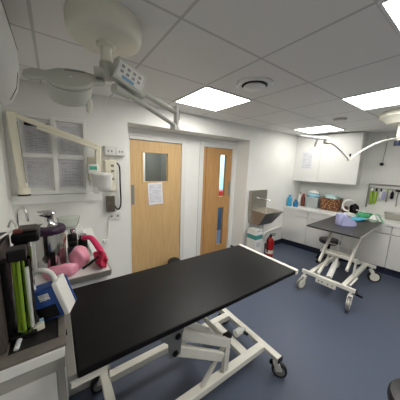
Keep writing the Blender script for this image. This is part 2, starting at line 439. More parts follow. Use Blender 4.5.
# lamp head: tipped about 43 degrees so that its flat back faces the room
HC = Vector((.095, 1.25, 2.035)); ct, st = math.cos(math.radians(43)), math.sin(math.radians(43))
HM = Matrix.Translation(HC) @ Matrix.Scale(.74, 4) @ Matrix.Translation(-HC) @ Matrix(((1, 0, 0, HC.x), (0, ct, -st, HC.y), (.12, st, ct, HC.z), (0, 0, 0, 1)))
outl = [(.128 * math.cos(a), .128 * math.sin(a)) for a in [math.radians(d) for d in range(-165, 0, 15)]] + [(.17, -.03), (.205, -.02), (.21, .05), (.15, .085), (.08, .12), (.0, .125), (-.07, .11), (-.13, .06), (-.20, .065), (-.235, .04), (-.245, -.02), (-.20, -.05)]
hd = B(); prism(hd, outl, 0, .028, tr=lambda co: HM @ co)
head = obj('lamp_head', hd, 'lampgrey', t, .01, 3)
b = B(); lathe(b, [(.105, -.115), (.118, -.108), (.124, -.09), (.127, .0)], (0, 0, 0), 44); b.transform(HM); obj('drum', b, 'lampgrey', head)
b = B(); lathe(b, [(.07, -.121), (.09, -.119), (.095, -.1155)], (0, 0, 0), 36); b.transform(HM); obj('lens', b, 'white_gloss', head)
b = B(); tube(b, [HM @ Vector((.10, -.06, -.08)), HM @ Vector((.105, -.075, -.13)), HM @ Vector((.105, -.078, -.165))], [.016, .016, .012], 14); obj('handle', b, 'cream', head)
b = B(); tube(b, spline([HM @ Vector((x, .085 - .25 * x * x, .03)) for x in (-.03, 0, .03, .06, .09)], 3), .004, 8); obj('head_grip', b, 'grey_metal', head)
b = B(); cyl(b, (0, .0, .027), (0, .0, .031), .01, 16); b.transform(HM); obj('screw_cap', b, 'white_gloss', head)
# control box
cb = B()
A0 = Vector((.28, 1.195, 2.132)); A1 = Vector((.435, 1.225, 2.082))
bar(cb, A0, A1, .05, .112); box_ = obj('control_box', cb, 'lampgrey', t, .006)
dd, ss, uu = frame(A1 - A0)
fc = B(); bar(fc, A0 + dd * .012 + ss * .0265, A1 - dd * .012 + ss * .0265, .004, .084); obj('control_panel', fc, 'white_plastic', box_)
bt = B()
for i in range(4):
    for j in (0, 1):
        c = A0 + dd * (.035 + .032 * i) + ss * .0292 + uu * (.02 - .026 * j)
        bar(bt, c - dd * .008, c + dd * .008, .003, .014)
obj('keypad', bt, 'grey_metal', box_)
ds = B(); c = A0 + dd * .075 + ss * .0292 - uu * .03
bar(ds, c - dd * .034, c + dd * .034, .003, .016); obj('display', ds, 'lcdblue', box_)
# twin parallel arm
E0 = Vector((.32, 1.25, 2.02)); E1 = Vector((.80, 1.50, 2.02))
ar = B(); tube(ar, [(.40, 1.26, 2.08), (.80, 1.50, 2.058)], .019, 14); obj('arm_tube', ar, 'lampgrey', t)
ar = B(); tube(ar, [(.345, 1.225, 2.035), (.78, 1.475, 1.955)], .0155, 14); obj('arm_tube', ar, 'lampgrey', t)
ar = B(); tube(ar, [(.28, 1.20, 2.035), (.37, 1.245, 2.03)], .024, 16); tube(ar, [(.40, 1.245, 2.06), (.455, 1.28, 2.055)], .024, 16); obj('arm_joint', ar, 'lampgrey', t)
br = B(); bar(br, (.805, 1.495, 1.93), (.805, 1.495, 2.10), .05, .022, (1, 0, 0)); bar(br, (.755, 1.46, 1.935), (.815, 1.495, 1.935), .045, .035)
obj('arm_bracket', br, 'white_plastic', t, .003)
br = B(); bar(br, (.815, 1.492, 2.0), (.815, 1.492, 2.075), .03, .02, (1, 0, 0)); obj('bracket_pad', br, 'black', t, .003)

# ------------------------------------------------------------------ right surgical lamp
R0 = Vector((3.36, .74, H))
t = thing('surgical_lamp', 'slim white surgical lamp with curved arm over the far table at right', 'lamp', R0)
b = B(); lathe(b, [(.195, 0), (.205, .015), (.205, .06), (.15, .10), (.13, .135), (.045, .15)], R0, 44, (0, 0, -1)); obj('canopy', b, 'cream', t)
b = B(); cyl(b, (R0.x, R0.y, H - .14), (R0.x, R0.y, 2.0), .022); obj('stem', b, 'cream', t)
b = B(); cyl(b, (R0.x, R0.y, 1.975), (R0.x, R0.y, 2.035), .032); obj('pivot', b, 'plinth', t); b = None
b = B(); tube(b, spline([(3.35, .735, 2.055), (3.28, .80, 2.045), (3.15, .89, 1.99), (3.02, .97, 1.90), (2.90, 1.035, 1.80)], 5), .0115, 14); obj('arm', b, 'lampgrey', t)
b = B(); lathe(b, [(.026, 0), (.028, .01), (.026, .05)], (2.895, 1.038, 1.775), 20); obj('elbow', b, 'lampgrey', t)
b = B(); cyl(b, (2.895, 1.038, 1.82), (2.895, 1.038, 1.86), .010); obj('elbow_pin', b, 'black', t)
b = B(); tube(b, spline([(2.885, 1.04, 1.795), (2.80, 1.08, 1.87), (2.70, 1.13, 1.945), (2.60, 1.17, 1.985)], 5), .013, 14); obj('arm', b, 'lampgrey', t)
b = B(); lathe(b, [(.022, -.03), (.034, -.02), (.034, .02), (.022, .028)], (2.585, 1.18, 1.985), 22); h = obj('lamp_head', b, 'lampgrey', t)
b = B(); tube(b, [(2.60, 1.175, 2.012), (2.44, 1.27, 2.02), (2.30, 1.345, 2.03)], [.02, .018, .014], 14); obj('head_bar', b, 'white_paint', t)
b = B(); tube(b, [(2.485, 1.24, 2.01), (2.475, 1.245, 1.96), (2.465, 1.25, 1.92)], [.010, .011, .010], 12); obj('handle', b, 'grey_metal', t)

# ------------------------------------------------------------------ dental X-ray unit on the wall
t = thing('xray_unit', 'cream wall-mounted X-ray unit, folded arm spanning the paper frame', 'x-ray unit', (.36, YA, 1.46))
b = B(); box(b, .303, .40, YA - .05, YA - .003, 1.45, 1.70); obj('wall_bracket', b, 'cream2', t, .006)
b = B(); bar(b, (.40, 2.47, 1.83), (.385, 2.47, 1.52), .05, .055); obj('drop_arm', b, 'cream2', t, .01)
b = B(); bar(b, (-.285, 2.44, 2.035), (.40, 2.46, 1.815), .05, .042); obj('upper_beam', b, 'cream2', t, .008)
b = B(); bar(b, (-.10, 2.43, 1.94), (.40, 2.45, 1.785), .03, .024); obj('lower_beam', b, 'cream2', t, .005)
b = B(); bar(b, (-.268, 2.42, 2.05), (-.232, 2.41, 1.40), .05, .062); fa = obj('folded_arm', b, 'cream2', t, .01)
b = B(); bar(b, (-.228, 2.39, 1.97), (-.205, 2.383, 1.45), .004, .006); obj('arm_groove', b, 'grey_metal', fa)
b = B(); lathe(b, [(.045, 0), (.045, .06)], (-.23, 2.41, 1.345), 20); obj('arm_elbow', b, 'cream2', t, .006)
b = B(); lathe(b, [(.046, 0), (.046, .012)], (-.23, 2.41, 1.333), 20); obj('elbow_base', b, 'black', t)
b = B(); box(b, .285, .385, 2.40, 2.50, 1.53, 1.63); cbx = obj('control_box', b, 'white_plastic', t, .012)
b = B(); box(b, .30, .37, 2.396, 2.401, 1.575, 1.61); obj('display', b, 'lcd', cbx)
b = B(); lathe(b, [(.06, 0), (.08, .015), (.094, .06), (.094, .14), (.099, .147), (.099, .17), (.08, .185), (.02, .195)], (.405, 2.33, 1.36), 36); hh = obj('tube_head', b, 'white_plastic', t)
b = B(); lathe(b, [(.034, 0), (.04, .03)], (.345, 2.30, 1.38), 24, (-.25, -1, -.12)); obj('cone', b, 'white_plastic', hh)

# ------------------------------------------------------------------ wall electrics between window and door
t = thing('switch_box', 'pale double wall switch box above the cord and left of the first door', 'switch', (.585, YA, 1.72))
boxes('back_box', 'white_plastic', t, (.47, .70, YA - .05, YA, 1.73, 1.835), bevel=.005)
boxes('switch_plate', 'white_paint', t, (.48, .575, YA - .056, YA - .05, 1.74, 1.825), bevel=.002)
boxes('switch_plate', 'white_paint', t, (.595, .69, YA - .056, YA - .05, 1.74, 1.825), bevel=.002)
for x in (.51, .545, .63, .66): boxes('rocker', 'grey_metal', t, (x - .007, x + .007, YA - .061, YA - .056, 1.77, 1.79), bevel=.001)
wc = t = thing('wall_controller', 'upright cream wall control panel with toggles and a long black cord loop', 'control panel', (.53, YA, 1.30))
boxes('case', 'cream2', t, (.475, .585, YA - .045, YA, 1.33, 1.68), bevel=.006)
for z in (1.62, 1.56, 1.47): boxes('toggle', 'grey_metal', t, (.535, .565, YA - .052, YA - .045, z - .012, z + .012), bevel=.002)
boxes('conduit', 'white_plastic', t, (.52, .535, YA - .02, YA - .002, 1.68, 1.73))
b = B(); box(b, .475, .565, YA - .05, YA, 1.085, 1.27)
tag(obj('soap_dispenser', b, noisy(mat('brown_translucent', (92, 86, 76), .35), (86, 80, 70), (104, 98, 88), 20.), None, .005), 'small olive-brown box on the wall below the cream control panel', 'box')
b = B(); tube(b, spline([(.60, YA - .04, 1.65), (.63, YA - .035, 1.60), (.632, YA - .035, 1.40), (.635, YA - .035, 1.20), (.62, YA - .035, 1.12), (.59, YA - .035, 1.11), (.565, YA - .03, 1.15)], 6), .0085, 10)
obj('black_cord', b, 'black', wc)
t = thing('wall_socket', 'white wall socket under the black cord loop', 'socket', (.57, YA, .98))
boxes('plate', 'white_plastic', t, (.50, .635, YA - .014, YA, .985, 1.065), bevel=.003)
for x in (.53, .60): boxes('socket_face', 'grey_metal', t, (x - .012, x + .012, YA - .017, YA - .013, 1.01, 1.035), bevel=.001)
b = B(); tube(b, spline([(.505, YA - .012, 1.0), (.49, YA - .02, .95), (.487, YA - .016, .86), (.478, YA - .016, .78), (.458, YA - .018, .745)], 6), .006, 8); obj('cable', b, 'white_plastic', t)
b = B(); box(b, .425, .478, YA - .035, YA - .002, .70, .75); obj('plug', b, 'white_plastic', t, .006)

# door notice
def sheet(bm, p00, du, dv, th, nu=8, nv=8, curl=None):
    p00 = Vector(p00); du = Vector(du); dv = Vector(dv); n = du.cross(dv).normalized()
    g = [[None] * (nv + 1) for _ in range(nu + 1)]; g2 = [[None] * (nv + 1) for _ in range(nu + 1)]
    for i in range(nu + 1):
        for j in range(nv + 1):
            p = p00 + du * (i / nu) + dv * (j / nv)
            if curl: p = p + n * curl(i / nu, j / nv)
            g[i][j] = bm.verts.new(p); g2[i][j] = bm.verts.new(p - n * th)
    for i in range(nu):
        for j in range(nv):
            bm.faces.new((g[i][j], g[i + 1][j], g[i + 1][j + 1], g[i][j + 1])); bm.faces.new((g2[i][j], g2[i][j + 1], g2[i + 1][j + 1], g2[i + 1][j]))
    for i in range(nu):
        bm.faces.new((g[i][0], g2[i][0], g2[i + 1][0], g[i + 1][0])); bm.faces.new((g[i][nv], g[i + 1][nv], g2[i + 1][nv], g2[i][nv]))
    for j in range(nv):
        bm.faces.new((g[0][j], g[0][j + 1], g2[0][j + 1], g2[0][j])); bm.faces.new((g[nu][j], g2[nu][j], g2[nu][j + 1], g[nu][j + 1]))
b = B(); sheet(b, (1.11, YD + .0, 1.055), (.225, 0, .01), (-.012, 0, .325), .001, curl=lambda u, v: .012 * (1 - v) ** 2 * (u - .4) ** 2 * 4 + .001)
tag(obj('door_notice', b, 'notice'), 'white printed notice taped below the square window of the first door', 'paper')
b = B(); lathe(b, [(.10, 0), (.105, .02), (.105, .15), (.10, .18), (.07, .205), (.03, .215)], (1.45, 2.68, 0), 28)
tag(obj('doorstop', b, 'rubber'), 'black dome-topped object on the floor at the foot of the left-hand door', 'doorstop')

# ------------------------------------------------------------------ steel hand-wash sink
sx0, sx1 = 2.92, 3.43; YS = YA - .003
t = thing('wash_basin', 'wall-mounted stainless steel scrub sink right of the doors', 'sink', (3.2, YA, .65))
b = B(); box(b, sx0, sx1, YA - .02, YS, .86, 1.24); box(b, sx0, sx0 + .012, YA - .09, YA - .02, .88, 1.24); obj('backsplash', b, 'steel', t, .003)
def basin(bm):
    yo, yi = YA - .42, YS
    top = [(sx0, yi), (sx1, yi), (sx1, yo), (sx0, yo)]
    bot = [(sx0 + .02, yi), (sx1 - .02, yi), (sx1 - .1, yo + .17), (sx0 + .02, yo + .17)]
    it = [(sx0 + .03, yi - .06), (sx1 - .03, yi - .06), (sx1 - .03, yo + .03), (sx0 + .03, yo + .03)]
    ib = [(sx0 + .08, yi - .1), (sx1 - .12, yi - .1), (sx1 - .14, yo + .2), (sx0 + .08, yo + .2)]
    zs = (.885, .63, .885, .68)
    L = [[bm.verts.new((x, y, z)) for x, y in poly] for poly, z in zip((top, bot, it, ib), zs)]
    for i in range(4):
        j = (i + 1) % 4
        bm.faces.new((L[1][i], L[1][j], L[0][j], L[0][i])); bm.faces.new((L[0][i], L[0][j], L[2][j], L[2][i])); bm.faces.new((L[2][i], L[2][j], L[3][j], L[3][i]))
    bm.faces.new(L[1]); bm.faces.new(L[3])
b = B(); basin(b); obj('basin', b, 'steel', t, .004)
b = B(); tube(b, spline([(3.12, YA - .02, 1.10), (3.13, YA - .05, 1.09), (3.2, YA - .16, 1.075), (3.27, YA - .22, 1.06)], 5), .012, 12); obj('tap', b, 'chrome', t)
b = B(); tube(b, [(3.2, YA - .16, .64), (3.2, YA - .16, .42)], .022, 14); obj('waste_pipe', b, 'white_plastic', t)
b = B(); tube(b, spline([(3.2, YA - .16, .44), (3.2, YA - .16, .36), (3.25, YA - .13, .345), (3.4, YA - .06, .36), (3.75, YA - .045, .40), (4.0, YA - .045, .42)], 5), .024, 12); obj('waste_run', b, 'white_plastic', t)

# cartons below the sink
def carton(x, y, z, w, d, h, label, band=False):
    o = boxes('white_carton', 'white_paint', None, (x - w / 2, x + w / 2, y - d / 2, y + d / 2, z, z + h), bevel=.003); 
    if band:
        bb = boxes('teal_band', 'teal', o, (x - w / 2 - .001, x + w / 2 + .001, y - d / 2 - .001, y + d / 2 + .001, z + h * .12, z + h * .72))
    else:
        bb = boxes('print_panel', 'labelprint', o, (x - w / 2 + .02, x + w / 2 - .02, y - d / 2 - .0012, y - d / 2 + .001, z + h * .2, z + h * .8))
    tag(o, label, 'box', 'cartons stacked under the sink'); 
    for ch in o.children: ch.data.transform(Matrix.Translation(-o.location))
    return o
carton(2.945, 2.38, 0, .19, .2, .20, 'white carton on the floor, lowest of the stack under the sink')
carton(2.945, 2.38, .2005, .19, .2, .17, 'white carton in the middle of the stack under the sink')
carton(2.945, 2.38, .371, .19, .2, .13, 'carton with a teal band, near the top of the stack under the sink', True)
carton(2.945, 2.385, .5015, .18, .18, .06, 'flat white carton topping the stack under the sink')
t = thing('plastic_jug', 'white plastic jug on the floor between the cartons and the extinguisher', 'jug', (3.12, 2.36, 0))
b = B(); lathe(b, [(.06, 0), (.066, .01), (.066, .22), (.05, .28), (.02, .31), (.018, .34)], (3.12, 2.36, 0), 24); obj('body', b, 'white_plastic', t)
b = B(); lathe(b, [(.022, .34), (.022, .37)], (3.12, 2.36, 0), 18); obj('cap', b, 'white_paint', t)
# extinguisher
EX = (3.24, 2.25)
t = thing('fire_extinguisher', 'red fire extinguisher standing on the floor in front of the sink', 'fire extinguisher', (EX[0], EX[1], 0))
b = B(); lathe(b, [(.062, 0), (.07, .008), (.07, .31), (.06, .345), (.035, .37), (.022, .38), (.022, .40)], (EX[0], EX[1], 0), 32); c = obj('cylinder', b, 'red', t)
b = B(); lathe(b, [(.0706, .08), (.0706, .15)], (EX[0], EX[1], 0), 32); obj('label_band', b, 'cream', c)
b = B(); lathe(b, [(.026, .395), (.026, .43)], (EX[0], EX[1], 0), 18); obj('valve', b, 'black', t)
b = B(); bar(b, (EX[0] - .01, EX[1], .45), (EX[0] + .11, EX[1] - .03, .44), .022, .012); bar(b, (EX[0] - .01, EX[1], .43), (EX[0] + .09, EX[1] - .03, .405), .02, .01); obj('lever', b, 'black', t, .002)
b = B(); tube(b, spline([(EX[0] - .02, EX[1] - .01, .415), (EX[0] - .09, EX[1] - .01, .37), (EX[0] - .1, EX[1] - .01, .25), (EX[0] - .09, EX[1] - .02, .12)], 6), [.012] * 19, 10); 
obj('hose', b, 'rubber', t)

# ------------------------------------------------------------------ base cabinets along the right wall
seams = [-.075, .43, 1.06, 1.685, 2.31, 2.93]
nm = ['in the corner beside the sink', 'second from the sink corner, behind the lavender roll', 'third from the sink corner, behind the far table', 'fourth from the sink corner, at the right edge', 'beyond the right edge of the frame']
for i in range(4):
    s0, s1 = seams[i] + .001, seams[i + 1] - .001
    c = W((s0 + s1) / 2, .3, 0)
    t = thing('base_cabinet', 'white base cabinet ' + nm[i], 'cabinet', c, 'white base cabinets on the right wall')
    bs0 = s0 + (.08 if i == 0 else 0)
    bm = B(); prism(bm, [(s0, .54), (s1, .54), (s1, .01), (bs0, .01)], .12, .815, tr=TW); obj('carcass', bm, 'cabinet', t)
    bm = B(); prism(bm, [(s0, .53), (s1, .53), (s1, .02), (bs0, .02)], 0, .12, tr=TW); obj('plinth', bm, 'plinth', t)
    bm = B(); box(bm, s0 + .003, s1 - .003, .5405, .58, .125, .675, tr=TW); obj('door', bm, 'cabinet', t, .002)
    bm = B(); box(bm, s0 + .003, s1 - .003, .5405, .58, .690, .810, tr=TW); obj('drawer', bm, 'cabinet', t, .002)
bm = B(); prism(bm, [(-.083, .6), (3.0, .6), (3.0, .003), (.0, .003)], .8155, .86, tr=TW)
o = obj('countertop', bm, 'white_gloss', None, .004); tag(o, 'long white worktop over the base cabinets on the right wall', 'worktop')
# wall cupboard, two doors
t = thing('wall_cupboard', 'white two-door wall cupboard high in the far corner', 'cupboard', W(.5, .17, 1.41))
bm = B(); prism(bm, [(-.045, .33), (1.09, .33), (1.09, .003), (.0, .003)], 1.41, 2.345, tr=TW); obj('carcass', bm, 'cabinet', t)
bm = B(); box(bm, -.046, .438, .331, .35, 1.413, 2.335, tr=TW); obj('door', bm, 'white_gloss', t, .002)
bm = B(); box(bm, .442, 1.088, .331, .35, 1.413, 2.335, tr=TW); obj('door', bm, 'white_gloss', t, .002)
bm = B(); box(bm, .09, .31, .3505, .352, 1.66, 2.03, tr=TW)
o = obj('cupboard_notice', bm, printed(mat('cupboard_notice', (225, 226, 230), .7), (226, 227, 231), (176, 178, 186), 16., 3., swap='YZ')); tag(o, 'white printed notice stuck on the left door of the wall cupboard', 'paper')

# small wall camera with thin cable
t = thing('wall_camera', 'little dark wall sensor at the end of a thin cable on the right wall', 'camera', W(1.36, .0, 1.76))
b = B(); tube(b, [W(1.375, .006, 2.30), W(1.375, .006, 2.05), W(1.362, .006, 1.84)], .0035, 8); obj('cable', b, 'grey_metal', t)
b = B(); lathe(b, [(.028, 0), (.03, .02), (.022, .045), (.01, .05)], W(1.36, 0, 1.80), 20, N); obj('housing', b, 'black', t)

# ------------------------------------------------------------------ things on the right counter
CZ = .861
def bottle(s, d, r, h, m, label, cap='white_plastic', neck=.3, z=CZ):
    c = W(s, d, z); t = thing('bottle', label, 'bottle', c)
    b = B(); lathe(b, [(r * .95, 0), (r, .006), (r, h * .68), (r * .8, h * .78), (r * neck, h * .84), (r * neck, h * .88)], c, 24); obj('body', b, m, t)
    b = B(); lathe(b, [(r * neck * 1.2, h * .88), (r * neck * 1.2, h)], c, 18); obj('cap', b, cap, t); return t
bottle(-.005, .50, .048, .24, 'blue_liquid', 'tall pale blue bottle standing at the corner end of the counter', 'blue_liquid', .5)
bottle(.11, .46, .052, .145, 'blue_dark', 'short mid-blue bottle right of the tall pale blue one', 'blue_dark', .4)
bottle(.09, .20, .04, .30, 'white_plastic', 'white bottle at the back of the counter behind the short blue bottle', 'grey_metal', .3)
bottle(.175, .24, .04, .27, 'brown', 'dark red bottle on the counter left of the pale blue-topped tub', 'red', .5)
t = thing('storage_tub', 'grey tub heaped with pale blue bags on the counter', 'tub', W(.375, .22, CZ))
def rbox(bm, s, d, z, ws, wd, h, taper=1.):
    q = []
    for k, zz in ((taper, z), (1., z + h)):
        q.append([bm.verts.new(W(s + a * ws / 2 * k, d + b_ * wd / 2 * k, zz)) for a, b_ in ((-1, -1), (1, -1), (1, 1), (-1, 1))])
    for i in range(4): bm.faces.new((q[0][i], q[0][(i + 1) % 4], q[1][(i + 1) % 4], q[1][i]))
    bm.faces.new(q[0][::-1]); bm.faces.new(q[1])
b = B(); rbox(b, .375, .22, CZ, .25, .2, .22, .9); obj('body', b, 'greybox', t, .01)
b = B(); c = W(.375, .22, CZ + .215); blob(b, c, (.09, .125, .055), 3, rough=.12); obj('bag_heap', b, 'paleblue', t)
b = B(); c = W(.37, .21, CZ + .29); blob(b, c, (.075, .105, .045), 5); obj('white_wrap', b, 'white_plastic', t)
t = thing('woven_basket', 'brown woven basket with pale contents on the counter under the cupboard', 'basket', W(.705, .2, CZ))
b = B(); rbox(b, .705, .2, CZ, .36, .26, .25, .86)
obj('body', b, 'basket', t, .03, 4)
b = B(); c = W(.705, .2, CZ + .235); blob(b, c, (.11, .17, .05), 9); obj('contents', b, 'pale_contents', t)
# white looped hose lying on a pile
b = B(); c = W(1.0, .26, CZ)
pts = [W(1.02 + .085 * math.cos(math.radians(a)), .27 + .0006 * (a - 90), CZ + .16 + .095 * math.sin(math.radians(a))) for a in range(30, 300, 12)]
tube(b, pts, .018, 12)
tag(obj('white_hose', b, 'white_plastic'), 'white hose curled in an upright loop on the counter right of the basket', 'hose')
b = B(); blob(b, W(.955, .22, CZ), (.08, .04, .075), 21, rough=.1)
tag(obj('dark_pouch', b, 'brown'), 'maroon pouch wedged between the basket and the white hose', 'pouch')
b = B(); blob(b, W(1.09, .14, CZ), (.06, .075, .11), 22, rough=.1)
tag(obj('black_bag', b, 'black'), 'black bag behind the white hose loop', 'bag')
b = B(); blob(b, W(1.06, .35, CZ), (.08, .09, .022), 23, rough=.1)
tag(obj('white_towel', b, 'white_paint'), 'crumpled white cloth under the white hose loop', 'cloth')
b = B(); tube(b, [W(1.14, .26, CZ + .09), W(1.26, .26, CZ + .075), W(1.29, .27, CZ + .066)], .011, 10)
tag(obj('white_tube', b, 'white_plastic'), 'thin white tube sloping down beside the green pack', 'tube')
b = B(); blob(b, W(1.275, .40, CZ), (.09, .10, .048), 31, rough=.08)
tag(obj('green_pack', b, 'green'), 'mint green soft pack on the counter behind the aqua pack', 'pack')
b = B(); lathe(b, [(.05, 0), (.062, .01), (.062, .045), (.055, .055)], W(1.33, .22, CZ), 24)
tag(obj('green_dish', b, mat('deep_green', (40, 130, 80), .4)), 'round deep green dish below the hanging lime bottle', 'dish')

# wall rack with hanging tools
t = thing('wall_rack', 'grey metal rail rack on the right wall for hanging tools', 'rack', W(1.5, .0, .99))
b = B()
bar(b, W(1.24, .03, 1.0), W(1.24, .03, 1.445), .022, .022); obj('post', b, 'grey_metal', t, .002)
b = B(); bar(b, W(1.86, .03, 1.0), W(1.86, .03, 1.445), .022, .022); obj('post', b, 'grey_metal', t, .002)
b = B(); bar(b, W(1.23, .03, 1.435), W(1.87, .03, 1.435), .022, .026); obj('top_rail', b, 'grey_metal', t, .002)
b = B(); bar(b, W(1.25, .03, 1.37), W(1.85, .03, 1.37), .012, .012); obj('hook_rail', b, 'grey_metal', t)
for s in (1.30, 1.356, 1.42, 1.465, 1.51, 1.575, 1.62, 1.68):
    b = B(); tube(b, [W(s, .03, 1.365), W(s, .055, 1.355), W(s, .06, 1.37)], .004, 8); obj('hook', b, 'chrome', t)
def hang(name, s, z1, z0, r, m, label, cat, tip=None):
    t = thing(name, label, cat, W(s, .06, z0))
    b = B(); tube(b, [W(s, .06, z1), W(s, .06, z1 - .03), W(s, .06, z1 - .05), W(s, .06, z0 + .02), W(s, .06, z0)], [.004, .006, r, r, r * .7], 12); obj('body', b, m, t)
    if tip:
        b = B(); tube(b, [W(s, .06, z1 + .002), W(s, .06, z1 - .045)], r * .8, 10); obj('top', b, tip, t)
    return t
hang('hanging_bottle', 1.30, 1.36, 1.06, .024, 'lime', 'lime green flask hanging leftmost on the wall rack', 'flask', 'white_plastic')
hang('hanging_bottle', 1.356, 1.36, 1.08, .02, 'lime', 'second lime green flask hanging on the wall rack', 'flask', 'black')
hang('hanging_tool', 1.42, 1.36, 1.16, .016, 'white_plastic', 'short white tool hanging right of the lime flasks', 'tool', 'black')
hang('hanging_tool', 1.465, 1.36, 1.17, .019, 'lavender', 'lavender-grey tool hanging mid rack', 'tool', 'white_plastic')
hang('hanging_tool', 1.51, 1.36, 1.14, .013, 'grey_metal', 'slim grey tool hanging mid rack beside the lavender one', 'tool', 'lime')
hang('hanging_tool', 1.575, 1.36, 1.20, .024, 'black', 'stubby black tool hanging near the right end of the rack', 'tool')
t = thing('clamp_lamp', 'dark angled clamp with a long rod hanging from the rack', 'clamp', W(1.64, .06, 1.1))
b = B(); bar(b, W(1.61, .07, 1.355), W(1.72, .07, 1.34), .03, .03); obj('clamp_head', b, 'black', t, .005)
b = B(); tube(b, [W(1.65, .07, 1.35), W(1.645, .07, 1.22), W(1.65, .07, 1.08)], .008, 10); obj('rod', b, 'grey_metal', t)
t = thing('steel_tray', 'steel dish standing at the foot of the wall rack', 'tray', W(1.66, .14, CZ))
b = B(); rbox(b, 1.66, .14, CZ, .26, .16, .11, .85); obj('body', b, 'steel', t, .012)
b = B(); rbox(b, 1.66, .14, CZ + .11, .28, .18, .012); obj('rim', b, 'chrome', t, .003)

# ------------------------------------------------------------------ castors shared by the two tables
def caster(parent, x, y, ztop, dirx, diry, brake=True, r=.05, wheelmat='rubber', hub='grey_metal', fork='frame_white', trail=.03):
    d = Vector((dirx, diry, 0)).normalized(); ax = Vector((-d.y, d.x, 0)); c = Vector((x, y, r)) + d * trail
    b = B(); cyl(b, (x, y, r * 2 + .0), (x, y, ztop), .014, 16)
    for sgn in (-1, 1):
        p = Vector((x, y, r * 2 + .012)); bar(b, p + ax * sgn * .022, c + ax * sgn * .022, .05, .006, ax)
    bar(b, Vector((x, y, r * 2 + .015)) - ax * .026, Vector((x, y, r * 2 + .015)) + ax * .026, .05, .014)
    f = obj('caster', b, fork, parent, .002)
    b = B(); lathe(b, [(r * .8, -.017), (r * .96, -.015), (r, -.008), (r, .008), (r * .96, .015), (r * .8, .017)], c, 32, ax); obj('tyre', b, wheelmat, f)
    b = B(); lathe(b, [(r * .2, -.0195), (r * .72, -.0185), (r * .72, .0185), (r * .2, .0195)], c, 28, ax); obj('wheel_hub', b, hub, f)
    if brake:
        b = B(); lathe(b, [(.006, -.01), (.02, -.008), (.02, .008), (.006, .01)], Vector((x, y, r * 1.75)) - d * .03 , 18, ax); obj('brake_pedal', b, 'black', f)
    return f

# ------------------------------------------------------------------ near examination table
TZ = .885
t = thing('examination_table', 'large black-topped lift table with white base in the foreground', 'table', (.75, 1.08, 0))
boxes('tabletop', 'black_vinyl', t, (.022, 1.478, .775, 1.385, TZ - .03, TZ), bevel=.006)
boxes('end_trim', 'grey_plate', t, (-.0085, .0215, .78, 1.385, TZ - .03, TZ - .002), bevel=.003)
boxes('end_trim', 'frame_white', t, (1.4785, 1.51, .77, 1.39, TZ - .034, TZ + .003), bevel=.004)
f = B()
for y in (.87, 1.335): box(f, .0, 1.46, y, y + .035, TZ - .075, TZ - .031)
box(f, .0, .13, .79, .83, TZ - .075, TZ - .031)
for x in (.0, .7, 1.42): box(f, x, x + .04, .83 if x < .1 else .9, 1.335, TZ - .07, TZ - .031)
obj('top_frame', f, 'frame_white', t, .003)
BZ = .165
b = B(); bar(b, (1.37, .76, BZ), (1.37, 1.47, BZ), .055, .035); obj('cross_member', b, 'frame_white', t, .004)
b = B(); bar(b, (.20, .78, BZ), (.20, 1.47, BZ), .055, .035); obj('cross_member', b, 'frame_white', t, .004)
b = B(); bar(b, (.2275, .92, BZ), (1.3425, .92, BZ), .058, .05); obj('base_rail', b, 'frame_white', t, .004)
b = B(); bar(b, (.2275, 1.345, BZ), (1.3425, 1.345, BZ), .058, .05); obj('base_rail', b, 'frame_white', t, .004)
for y in (.757, 1.473): boxes('end_cap', 'black', t, (1.344, 1.396, y - .004, y + .004, BZ - .019, BZ + .019))
for x in (.20, 1.37):
    for y in (.79, 1.44): caster(t, x, y, BZ - .014, .5 if x > 1 else -.6, -.8 if y < 1 else -.1, r=.06, fork='frame_white')
# parallelogram lift, near and far pair
for y in (.90, 1.27):
    b = B(); bar(b, (.49, y, .735), (.925, y, .44), .035, .062); obj('lift_arm', b, 'frame_white', t, .008)
    b = B(); bar(b, (.475, y, .635), (.87, y, .36), .035, .062); obj('lift_arm', b, 'frame_white', t, .008)
    b = B(); prism(b, [(.43, .815), (.56, .815), (.53, .72), (.52, .60), (.45, .60), (.445, .70), (.40, .745)], y - .03, y - .022)
    for v in b.verts: v.co = Vector((v.co.x, v.co.z, v.co.y))
    obj('hinge_plate', b, 'grey_metal', t, .002)
    for (x, z) in ((.50, .728), (.485, .628)):
        b = B(); lathe(b, [(.018, -.034), (.016, -.04), (.008, -.043)], (x, y, z), 18, (0, 1, 0)); obj('pivot_bolt', b, 'black', t)
    yr = .92 if y < 1 else 1.345
    b = B(); bar(b, (.925, yr, BZ + .02), (.935, yr, .46), .03, .045, (1, 0, 0)); obj('post', b, 'frame_white', t, .004)
    b = B(); bar(b, (.72, yr, BZ + .02), (.915, yr, .42), .024, .026); obj('brace', b, 'frame_white', t, .003)
    b = B(); box(b, .905, .96, yr - .02, yr + .02, .462, .49); obj('post_cap', b, 'black', t, .003)
b = B(); tube(b, [(.93, .90, .43), (.93, 1.36, .43)], .018, 14); obj('pivot_tube', b, 'frame_white', t)
b = B(); tube(b, [(.50, .88, .73), (.50, 1.30, .73)], .014, 14); obj('pivot_tube', b, 'frame_white', t)
b = B(); tube(b, [(.62, 1.10, .62), (.95, 1.12, .33)], .03, 18); tube(b, [(.93, 1.12, .345), (1.18, 1.14, .19)], .02, 16); obj('actuator', b, 'white_plastic', t)
b = B(); box(b, 1.13, 1.20, .945, 1.32, BZ - .02, BZ + .02); obj('actuator_mount', b, 'frame_white', t, .003)
b = B(); lathe(b, [(.03, 0), (.03, .07)], (1.21, 1.10, .215), 20, (1, 0, 0)); lathe(b, [(.018, 0), (.018, .05)], (1.28, 1.10, .215), 16, (1, 0, 0)); obj('foot_pump', b, 'white_plastic', t, .003)
b = B(); bar(b, (1.30, 1.04, .21), (1.33, 1.17, .16), .025, .02); obj('pump_pedal', b, 'black', t, .004)

